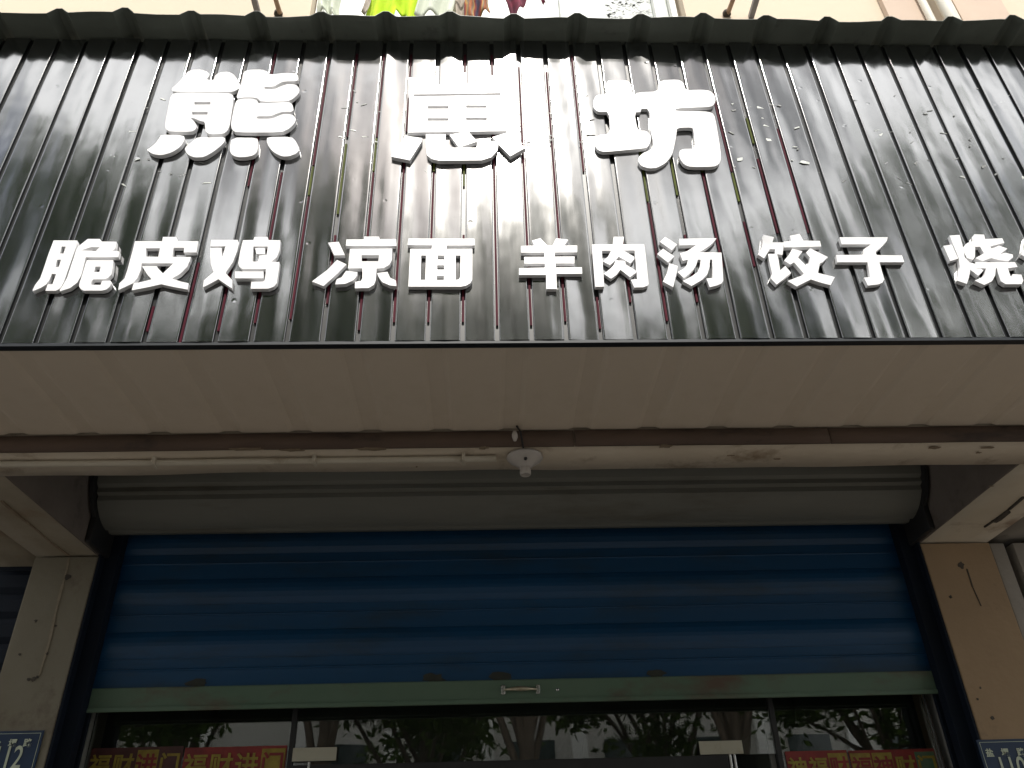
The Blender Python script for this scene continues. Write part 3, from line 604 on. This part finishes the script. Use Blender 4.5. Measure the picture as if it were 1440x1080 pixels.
character('凉', SML+'with two ice dots (凉) before 面', 435, 325, 11.02, [
    [(290, 180), (455, 165), (550, 370), (385, 375), (330, 250)], [(430, 445), (575, 515), (430, 660), (220, 850), (40, 780), (280, 600)],
    [(575, 130), (850, 128), (850, 85), (1080, 85), (1090, 125), (1345, 122), (1350, 228), (565, 225)],
    [[(630, 275), (1285, 270), (1275, 450), (1240, 520), (1150, 570), (1040, 578), (1030, 760), (1000, 830), (920, 880), (705, 885), (710, 785), (800, 770), (820, 730), (822, 575), (600, 575)], [(808, 370), (1080, 370), (1070, 468), (808, 468)]],
    [(570, 615), (745, 635), (740, 690), (680, 760), (560, 815), (400, 825), (425, 745), (500, 715)], [(1050, 650), (1210, 630), (1250, 720), (1340, 765), (1350, 850), (1250, 840), (1130, 790), (1080, 720)]])
character('面', SML+'shaped as a slotted box under a bar (面) after 凉', 560, 325, 12, [
    [(175, 125), (1288, 128), (1288, 238), (820, 240), (815, 306), (560, 306), (575, 238), (158, 232)],
    [[(205, 298), (1250, 298), (1248, 820), (1210, 880), (1140, 920), (1060, 936), (170, 935)], [(388, 410), (470, 410), (455, 822), (378, 822)], [(662, 410), (782, 410), (778, 478), (668, 478)], [(655, 576), (780, 576), (775, 648), (660, 648)], [(650, 752), (772, 752), (770, 822), (650, 822)], [(970, 410), (1052, 410), (1045, 770), (1020, 815), (970, 822)]]])
character('羊', SML+'with two horns and three bars (羊) before 肉', 715, 325, 12, [
    [(395, 160), (540, 120), (650, 235), (745, 240), (805, 120), (1010, 145), (935, 245), (1160, 242), (1160, 355), (785, 358), (780, 430), (1115, 428), (1112, 543), (795, 543), (800, 612), (1240, 610), (1245, 718), (808, 720), (815, 975), (640, 975), (635, 738), (178, 738), (178, 625), (615, 615), (615, 545), (268, 545), (268, 435), (608, 435), (605, 360), (212, 360), (212, 250), (440, 245)]])
character('肉', SML+'of an open frame with two peaks inside (肉) between 羊 and 汤', 820, 325, 12, [
    [(148, 225), (505, 222), (515, 95), (690, 95), (670, 222), (1030, 222), (1060, 450), (1105, 890), (1085, 920), (1010, 945), (865, 950), (805, 818), (915, 812), (870, 325), (315, 328), (355, 935), (205, 938)],
    [(480, 318), (650, 318), (720, 350), (860, 430), (865, 470), (800, 545), (690, 480), (600, 430), (540, 500), (450, 570), (335, 510), (420, 430)],
    [(555, 490), (710, 505), (720, 560), (895, 670), (890, 700), (790, 775), (630, 650), (560, 740), (470, 800), (350, 720), (440, 650), (510, 580)]])
character('汤', SML+'with three water dots (汤) after 肉', 915, 325, 12, [
    [(245, 95), (445, 225), (360, 320), (155, 180)], [(210, 295), (400, 425), (295, 530), (110, 385)], [(315, 540), (460, 590), (380, 945), (205, 850), (280, 700)],
    [(480, 130), (745, 125), (1110, 120), (1050, 200), (960, 270), (820, 355), (1195, 362), (1210, 560), (1225, 830), (1200, 880), (1120, 915), (1000, 945), (940, 800), (1045, 790), (1045, 640), (1040, 480), (1000, 480), (995, 600), (960, 720), (870, 820), (690, 925), (540, 840), (690, 765), (790, 690), (835, 590), (845, 480), (795, 480), (770, 570), (720, 650), (650, 720), (560, 790), (455, 690), (560, 630), (610, 570), (630, 480), (540, 500), (495, 375), (620, 335), (770, 232), (490, 240)]])
SHI = [[(205, 88), (370, 125), (345, 205), (525, 208), (500, 400), (385, 385), (385, 315), (305, 310), (215, 455), (118, 395), (185, 275)],
       [(275, 385), (415, 385), (440, 480), (465, 640), (545, 570), (635, 680), (500, 790), (410, 860), (315, 760), (340, 690), (300, 520)]]
character('饺', SML+'with a food radical and crossing legs (饺) before 子', 1055, 322, 11.02, SHI+[
    [(520, 195), (635, 185), (615, 105), (765, 75), (825, 180), (1080, 185), (1100, 270), (525, 285)],
    [(650, 305), (810, 345), (740, 440), (890, 590), (905, 610), (925, 440), (865, 365), (930, 300), (1205, 435), (1115, 520), (1080, 530), (1050, 680), (1310, 745), (1245, 870), (1090, 830), (940, 780), (720, 890), (580, 805), (800, 720), (830, 690), (680, 515), (620, 550), (525, 490), (600, 400)]])
character('子', SML+'with one long crossbar (子) after 饺', 1165, 322, 12, [
    [(190, 140), (1000, 140), (985, 200), (910, 290), (795, 385), (815, 440), (1240, 445), (1280, 560), (860, 560), (900, 700), (940, 850), (910, 905), (840, 935), (665, 955), (600, 820), (705, 815), (690, 720), (660, 560), (150, 560), (132, 440), (590, 435), (590, 345), (720, 258), (225, 258)]])
character('烧', SML+'with a fire radical (烧), last whole dish character', 1320, 322, 12, [
    [(185, 110), (355, 100), (400, 260), (440, 480), (520, 560), (535, 700), (510, 820), (475, 925), (310, 870), (350, 760), (360, 640), (340, 500), (240, 250)],
    [(80, 285), (225, 262), (330, 500), (195, 540)], [(450, 262), (500, 225), (620, 220), (610, 480), (580, 520), (480, 490), (430, 400)], [(500, 560), (590, 580), (755, 700), (670, 790), (540, 690)],
    [[(600, 90), (765, 95), (785, 170), (1070, 155), (1110, 235), (870, 290), (890, 330), (1020, 280), (1160, 330), (1040, 425), (1120, 400), (1250, 430), (1255, 480), (1170, 545), (1000, 520), (890, 490), (740, 540), (620, 490), (765, 410), (700, 300), (600, 300), (500, 225), (600, 205)]],
    [(620, 560), (1290, 560), (1330, 640), (1170, 660), (1210, 790), (1240, 810), (1250, 760), (1395, 770), (1430, 870), (1400, 930), (1130, 930), (1050, 880), (1000, 730), (980, 660), (965, 660), (955, 780), (900, 880), (770, 945), (610, 870), (720, 820), (780, 760), (800, 665), (630, 660)]])
character('饼', SML+'with a food radical (饼) right after 烧', 1425.5, 322, 11.02, SHI+[
    [(700, 200), (1180, 200), (1180, 300), (700, 300)], [(640, 480), (1240, 480), (1240, 580), (640, 580)], [(770, 300), (880, 300), (840, 800), (720, 800)], [(1000, 300), (1110, 300), (1110, 850), (1000, 850)], [(760, 90), (870, 60), (920, 190), (820, 198)], [(1010, 60), (1140, 90), (1090, 198), (990, 190)]])

# ------------------------------------------------------------------ porch lamp holder and conduit
p = atZ(738, 642, ZB-.004)
lh = thing('lamp_holder', 'off-white porcelain lamp holder with an empty socket under the front beam', 'lamp holder', p)
MB().lathe([(0, 0), (.068, 0), (.07, -.006), (.062, -.016), (.04, -.032), (.028, -.042), (.022, -.05), (0, -.05)], p, 28).build('dish', m_porc, lh)
MB().lathe([(0, -.046), (.02, -.048), (.021, -.074), (.0185, -.078), (.0155, -.0775), (.015, -.056), (0, -.056)], p, 20).build('socket', m_porc, lh)
q = p+Vector((0, -.0445, -.031)); MB().lathe([(0, .004), (.006, .0035), (.007, -.002), (.004, -.006), (0, -.007)], q, 10).build('screw', m_black, lh)
a = atY(726, 598, YB-.02); b_ = atZ(736, 630, ZB-.01)
MB().tube([a, a*.6+b_*.4+Vector((.004, -.02, 0)), b_], .0035, 6).build('wire', m_black, lh)
c = atY(724, 613, YB-.03)
MB().lathe([(0, .022), (.006, .02), (.011, .006), (.011, -.006), (.006, -.02), (0, -.022)], c, 10).build('insulator', m_porc, lh)
cd = thing('conduit', 'yellowed plastic conduit clipped along the underside of the front beam', 'conduit', atZ(300, 652, ZB-.012))
P = [atZ(x, y, ZB-.016) for x, y in ((-420, 657), (0, 653), (220, 651), (450, 648), (698, 645))]
MB().tube(P, .0125, 10).build('pipe', m_pvc, cd)
for px, py in ((218, 650), (443, 647), (652, 645)):
    q = atZ(px, py, ZB-.014); MB().box(q.x-.006, q.x+.006, q.y-.024, q.y+.02, ZB-.032, ZB+.002, .002).build('clip', m_pvc, cd)

# ------------------------------------------------------------------ roller shutter
sh = thing('roller_shutter', 'half-open blue steel roller shutter with grey drum and green bottom bar', 'shutter', (.15, YP+.12, 2.3))
DY, DZ, DR = 3.70, 3.335, .232
prof = []
for k in range(72):
    a = 2*math.pi*k/72; rr = DR+.003*math.sin(a*3)
    d = math.degrees(a)
    if any(abs(d-q) < 2.6 for q in (205, 216)): rr -= .014
    if any(abs(d-q) < 2.6 for q in (149, 92, 270, 330)): rr -= .010
    prof.append((DY+rr*math.cos(a), DZ+rr*math.sin(a)))
MB().sweepx(prof, XL+.03, XR-.03).build('drum', m_drum, sh)
for x in (XL+.012, XR-.028): MB().sweepx([(DY+.258*math.cos(2*math.pi*k/40), DZ+.258*math.sin(2*math.pi*k/40)) for k in range(40)], x, x+.014).build('end_plate', m_black, sh)
for xa_, xb2 in ((XL+.001, XL+.03), (XR-.03, XR-.001)):
    MB().box(xa_, xb2, 3.56, YP+.11, 3.0, 3.5, .01).build('end_bracket', m_black, sh)
# slats
YC = YP+.13
def slat(z0, kind):
    if kind: pr_ = [(-.004, 0), (-.010, .010), (-.017, .028), (-.021, .055), (-.021, .072), (-.017, .096), (-.009, .115), (-.004, .1245)]
    else: pr_ = [(-.004, 0), (-.0035, .02), (-.003, .05), (-.0035, .07), (-.0085, .0725), (-.0105, .0765), (-.0085, .0805), (-.0035, .083), (-.0035, .11), (-.004, .1245)]
    q = [(YC+y, z0+z) for y, z in pr_]+[(YC+.006, z0+.1245), (YC+.006, z0)]
    MB().sweepx(q, XL+.06, XR-.06).build('slat', m_blue, sh)
for k in range(7): slat(2.413+k*.1255, k % 2)
bb = MB().box(XL+.055, XR-.055, YC-.02, YC+.012, 2.318, 2.412, .006).box(XL+.055, XR-.055, YC-.03, YC-.012, 2.308, 2.3265, .003).build('bottom_bar', m_gbar, sh)
hp = atY(732, 970, YC-.024)
hd = MB().tube([(hp.x-.075, YC-.03, hp.z), (hp.x-.05, YC-.042, hp.z), (hp.x-.025, YC-.049, hp.z), (hp.x, YC-.051, hp.z), (hp.x+.025, YC-.049, hp.z), (hp.x+.05, YC-.042, hp.z), (hp.x+.075, YC-.03, hp.z)], [.004, .006, .009, .011, .009, .006, .004], 10).build('handle', m_brass, bb)
for s_ in (-1, 1): MB().box(hp.x+s_*.079-.01, hp.x+s_*.079+.01, YC-.032, YC-.0205, hp.z-.02, hp.z+.02, .003).build('handle_plate', m_steel, bb)
q = atY(784, 970, YC-.024); MB().lathe([(0, .006), (.009, .005), (.009, -.005), (0, -.006)], q, 10).build('keyhole', m_steel, bb)
for i, px in enumerate((278, 610, 705, 922)):
    q = atY(px, 962, YC-.009); blob((q.x, YC-.0075, 2.428), .022, asp=2.6, seed=90+i, parent=sh, name='grime_patch', m_=m_grime)
for xa_, xb2 in ((XL+.003, XL+.075), (XR-.075, XR-.003)):
    MB().box(xa_, xb2, YP+.05, YC-.022, 0, 3.25, .004).box(xa_, xb2, YC+.008, YC+.03, 0, 3.25, .003).build('guide_rail', m_rail, sh)
for xa_, xb2 in ((XL+.001, XL+.012), (XR-.012, XR-.001)):
    MB().box(xa_, xb2, YP+.004, YP+.049, 0, ZB+.02).build('guide_flange', m_rail, sh)

# ------------------------------------------------------------------ glazed shop front behind the shutter
YG = 4.0
gf = thing('glazed_shop_front', 'dark glass shop front with aluminium posts under the blue shutter', 'shop front', (.15, YG, 0))
for xa_, xb2 in ((-1.846, -1.80), (2.12, 2.19)):
    MB().box(xa_, xb2, YG-.03, YG+.03, 0, 3.1, .003).build('post', m_alu, gf)
MB().box(2.085, 2.094, YG-.02, YG-.004, 0, 3.1).build('edge_seal', m_steel, gf)
for xx in (-.884, 1.345):
    MB().box(xx-.012, xx+.012, YG-.012, YG+.018, 0, 3.1, .002).build('post', m_black, gf)
MB().box(-.872, 1.10, YG-.02, YG+.03, 2.03, 2.092, .003).build('door_rail', m_black, gf)
for xa_, xb2, za, zb in ((-1.798, -.897, .05, 3.1), (-.871, 1.332, 2.094, 3.1), (1.358, 2.083, .05, 3.1), (-.871, .2, .05, 2.028)):
    MB().box(xa_, xb2, YG, YG+.008, za, zb).build('pane', m_glass, gf)
# right-hand door leaf standing open inwards with its glass
a0 = Vector((1.325, YG+.035, 0)); fe = atY(1021, 1062, 5.2)
ldr = thing('glass_door_leaf', 'dusty glass door leaf standing open inwards at the right of the shop front', 'door', a0)
dr = fe-a0; dr.z = 0; ln = dr.length
mt = Matrix.Translation(a0)@Matrix.Rotation(math.atan2(dr.y, dr.x), 4, 'Z')
MB().box(.02, ln, -.005, .005, .05, 2.235, mtx=mt).build('pane', m_glassd, ldr)
MB().box(0, .018, -.012, .012, .05, 2.24, .002, mtx=mt).build('hinge_stile', m_alu, ldr)
# cream clamp fittings at the door corners
f1 = tag(MB().box(-.872, -.675, YG-.026, YG-.0225, 2.107, 2.163, .0015).build('door_clamp', m_plate), 'cream glass door clamp beside the left red poster', 'clamp', 'glass door clamps')
f2 = tag(MB().box(.975, 1.175, YG-.026, YG-.0225, 2.094, 2.15, .0015).build('door_clamp', m_plate), 'cream glass door clamp beside the open glass door leaf', 'clamp', 'glass door clamps')
for xx in (1.098, 1.118): MB().box(xx-.005, xx+.005, YG-.07, YG-.06, .9, 2.088, .002).build('pull_bar', m_steel, ldr)
MB().box(-.79, -.78, YG-.07, YG-.06, .9, 2.10, .002).build('pull_bar', m_steel, gf)
# dark room behind
tag(MB().box(-2.3, 2.7, YG+3.4, YG+3.5, 0, 3.5).build('room_back_wall', m_dark), kind='structure')
tag(MB().box(-2.35, -2.3, YG+.24, YG+3.4, 0, 3.5).build('room_side_wall', m_dark), kind='structure')
tag(MB().box(2.7, 2.75, YG+.24, YG+3.4, 0, 3.5).build('room_side_wall', m_dark), kind='structure')
tag(MB().box(-2.3, 2.7, YG+.24, YG+3.4, 3.5, 3.55).build('room_ceiling', m_dark), kind='structure')
# posters on the inside of the glass
def text(body, x, z, size, y, m_, parent, align='CENTER', name='lettering', th=.001, bold=0, shear=0, sx=1):
    c = bpy.data.curves.new('lettering', 'FONT'); c.body = body; c.size = size; c.align_x = align; c.extrude = th/2; c.offset = bold; c.shear = shear
    o = bpy.data.objects.new('tmp', c); COL.objects.link(o)
    dg = bpy.context.evaluated_depsgraph_get(); me = bpy.data.meshes.new_from_object(o.evaluated_get(dg)); bpy.data.objects.remove(o)
    me.transform(Matrix.Translation((x, y, z))@Matrix.Rotation(R(90), 4, 'X')@Matrix.Scale(sx, 4, (1, 0, 0)))
    me.transform(Matrix.Translation(-parent.matrix_world.translation)); me.materials.clear()
    o = link(name, me, m_); o.parent = parent; return o
def poster(x0, x1, ztop, label, bg_, seed, body):
    t_ = thing('poster', label, 'poster', ((x0+x1)/2, YG-.003, ztop-.7), 'red posters on the shop glass')
    MB().box(x0, x1, YG-.0035, YG-.0015, ztop-.7, ztop).build('sheet', bg_, t_)
    rnd = random.Random(seed); n = len(body); wd = (x1-x0)/n
    for i, ch in enumerate(body):
        xx = x0+wd*(i+.5)
        k = rnd.choice((0, 0, 1, 2))
        if k: MB().box(xx-wd*.46, xx+wd*.46, YG-.0052, YG-.0038, ztop-.04-wd*.9, ztop-.012).build('patch', (m_py, m_pg)[k-1], t_)
        text(ch, xx, ztop-.03-wd*.78, wd*.95, YG-.0068, m_pr if k == 1 else m_py, t_, bold=.002)
        text(ch, xx, ztop-.05-wd*1.75, wd*.95, YG-.0068, m_py, t_, bold=.002)
poster(-1.779, -1.37, 2.185, 'maroon poster with dull yellow lettering beside the left aluminium post', m_pm, 1, '福财进门')
poster(-1.362, -.905, 2.178, 'maroon poster with green edged lettering beside the cream clamp', m_pr, 2, '福财进门')
poster(1.372, 1.66, 2.101, 'red poster with bold red character on yellow by the open door leaf', m_pr, 14, '神福财')
poster(1.668, 2.07, 2.098, 'red and yellow poster beside the right aluminium post', m_pr, 5, '福神财门')

# ------------------------------------------------------------------ house number plates
def plate(label, x0, x1, ztop, num, road, xnum, xs_, zn, zr):
    t_ = thing('house_number_plate', label, 'sign', ((x0+x1)/2, YP-.004, ztop-.3), 'blue house number plates on the piers')
    MB().box(x0, x1, YP-.006, YP-.0015, ztop-.3, ztop, .001).build('plate', m_signb, t_)
    e = .010; t2 = .0016; bd = MB()
    for q in ((x0+e, x1-e, ztop-e-t2, ztop-e), (x0+e, x1-e, ztop-.3+e, ztop-.3+e+t2), (x0+e, x0+e+t2, ztop-.3+e+t2, ztop-e-t2), (x1-e-t2, x1-e, ztop-.3+e+t2, ztop-e-t2)):
        bd.box(q[0], q[1], YP-.0075, YP-.0062, q[2], q[3])
    bd.build('border', m_signw, t_, fix=False)
    for ch, xx in zip(road, xs_): text(ch, xx, zr, .034, YP-.008, m_signw, t_, name='street_name', bold=.001)
    text(num, xnum, zn, .125, YP-.008, m_signw, t_, name='number', sx=.68, bold=.001)
xs3 = [atY(px, 1045, YP).x for px in (-3, 19, 40)]
plate('blue enamel plate numbered 112 on the cream pier', -2.30+.19, atY(60, 1040, YP).x, atY(30, 1028, YP).z, '112', '盐堰路', atY(13, 1060, YP).x, xs3, atY(20, 1081, YP).z, atY(20, 1050, YP).z)
xs3 = [atY(px, 1058, YP).x for px in (1390, 1412, 1434)]
plate('blue enamel plate numbered 110 on the tan pier', atY(1373, 1045, YP).x, atY(1373, 1045, YP).x+.33, atY(1400, 1040, YP).z, '110', '盐堰路', atY(1419, 1070, YP).x, xs3, atY(1420, 1096, YP).z, atY(1412, 1063, YP).z)

# ------------------------------------------------------------------ street behind the camera, seen in the gloss of fascia and glass
def tree(label, x, y, h, cr, seed, dens=1.0):
    rnd = random.Random(seed); t_ = thing('street_tree', label, 'tree', (x, y, 0), 'street trees along the kerb')
    tr = MB(); base = Vector((x, y, -.02)); top = Vector((x+rnd.uniform(-.3, .3), y+rnd.uniform(-.3, .3), h*.42))
    tr.tube([base, base.lerp(top, .35)+Vector((.1*rnd.uniform(-1, 1), 0, 0)), base.lerp(top, .7), top], [.19, .15, .13, .10], 10)
    tips = []
    for k in range(13):
        st = base.lerp(top, .55+.45*k/13); a = k*2.4+rnd.random(); rr = cr*(.55+.45*rnd.random()); zz = h*(.42+.52*rnd.random())
        e = Vector((x+rr*math.cos(a), y+rr*math.sin(a), zz)) if k < 10 else Vector((x+rnd.uniform(-.9, .9), y+rnd.uniform(-.9, .9), h*(.84+.012*k)))
        mid = st.lerp(e, .5)+Vector((rnd.uniform(-.3, .3), rnd.uniform(-.3, .3), .35))
        tr.tube([st, mid, e], [.075, .05, .018], 7)
        for q in range(5):
            b2 = mid.lerp(e, .2+.8*q/5); f_ = b2+Vector((rnd.uniform(-1, 1), rnd.uniform(-1, 1), rnd.uniform(-.3, .8)))*cr*.4
            tr.tube([b2, b2.lerp(f_, .5)+Vector((0, 0, .1)), f_], [.028, .018, .007], 5); tips.append(f_); tips.append(b2.lerp(f_, .6))
        tips.append(e)
    tr.build('trunk', m_bark, t_, fix=False)
    vs = []; fs = []
    for tp in tips:
        for q in range(int(62*dens)):
            c = tp+Vector((rnd.gauss(0, .34), rnd.gauss(0, .34), rnd.gauss(0, .28)))
            a = Vector((rnd.gauss(0, 1), rnd.gauss(0, 1), rnd.gauss(-.4, .6))).normalized(); b2 = a.orthogonal().normalized(); b2 = Matrix.Rotation(rnd.random()*6.28, 3, a)@b2
            s_ = .10+.07*rnd.random(); i = len(vs)
            vs += [tuple(c-a*s_), tuple(c+b2*s_*.45), tuple(c+a*s_), tuple(c-b2*s_*.45)]; fs.append((i, i+1, i+2, i+3))
    mb = MB(); mb.v = vs; mb.f = fs; mb.sm = [False]*len(fs)
    mb.build('crown', m_leaf, t_, fix=False)
tree('tall leafy street tree at the kerb opposite the first dish names', -6.8, -6.4, 12.6, 2.6, 21, .75)
tree('tall leafy street tree at the kerb opposite the last dish names', 8.2, -6.2, 13.6, 2.9, 22, .34)
tree('lower leafy street tree at the kerb across from the shop door', .5, -7.0, 11.9, 1.9, 23, 1.25)
tree('slender street tree between the low tree and the left tall tree', -2.9, -7.0, 12.1, 2.0, 26, 1.25)
tree('slender street tree between the low tree and the right tall tree', 4.3, -7.0, 11.2, 2.0, 27, .8)
tree('broad street tree beyond the left tall tree at the kerb', -11.5, -6.4, 12, 2.8, 24)
tree('broad street tree beyond the right tall tree at the kerb', 12.8, -6.4, 12, 2.8, 25)
for i, (x, lab) in enumerate(((-13, 'beside the left end of the pale building'), (-7.5, 'before the pale building, left of its middle'), (-1.5, 'before the middle of the pale building'), (4.5, 'before the pale building, right of its middle'), (10, 'beside the right end of the pale building'))):
    tree('tree on the far pavement '+lab, x, -13.5, 10.5, 2.9, 40+i)
op = thing('opposite_building', 'pale four storey building with white pilasters across the street', 'building', (0, -20, 0))
MB().box(-26, 26, -26, -20, 0, 9.5).build('wall', m_fac, op)
for k in range(-8, 9):
    MB().box(k*3-.25, k*3+.25, -20+.004, -19.8, 0, 9.4, .01).build('pilaster', m_white, op)
me_w = None
for k in range(-8, 8):
    for f_ in range(3):
        z = 1.0+f_*3
        if me_w is None:
            o = MB().box(k*3+.8, k*3+2.2, -19.985, -19.95, z, z+1.6, .01).build('window', m_facg, op, origin=(k*3+1.5, -19.97, z+.8)); me_w = o.data
        else:
            o = bpy.data.objects.new('window', me_w); COL.objects.link(o); o.parent = op; o.location = Vector((k*3+1.5, -19.97, z+.8))-op.location
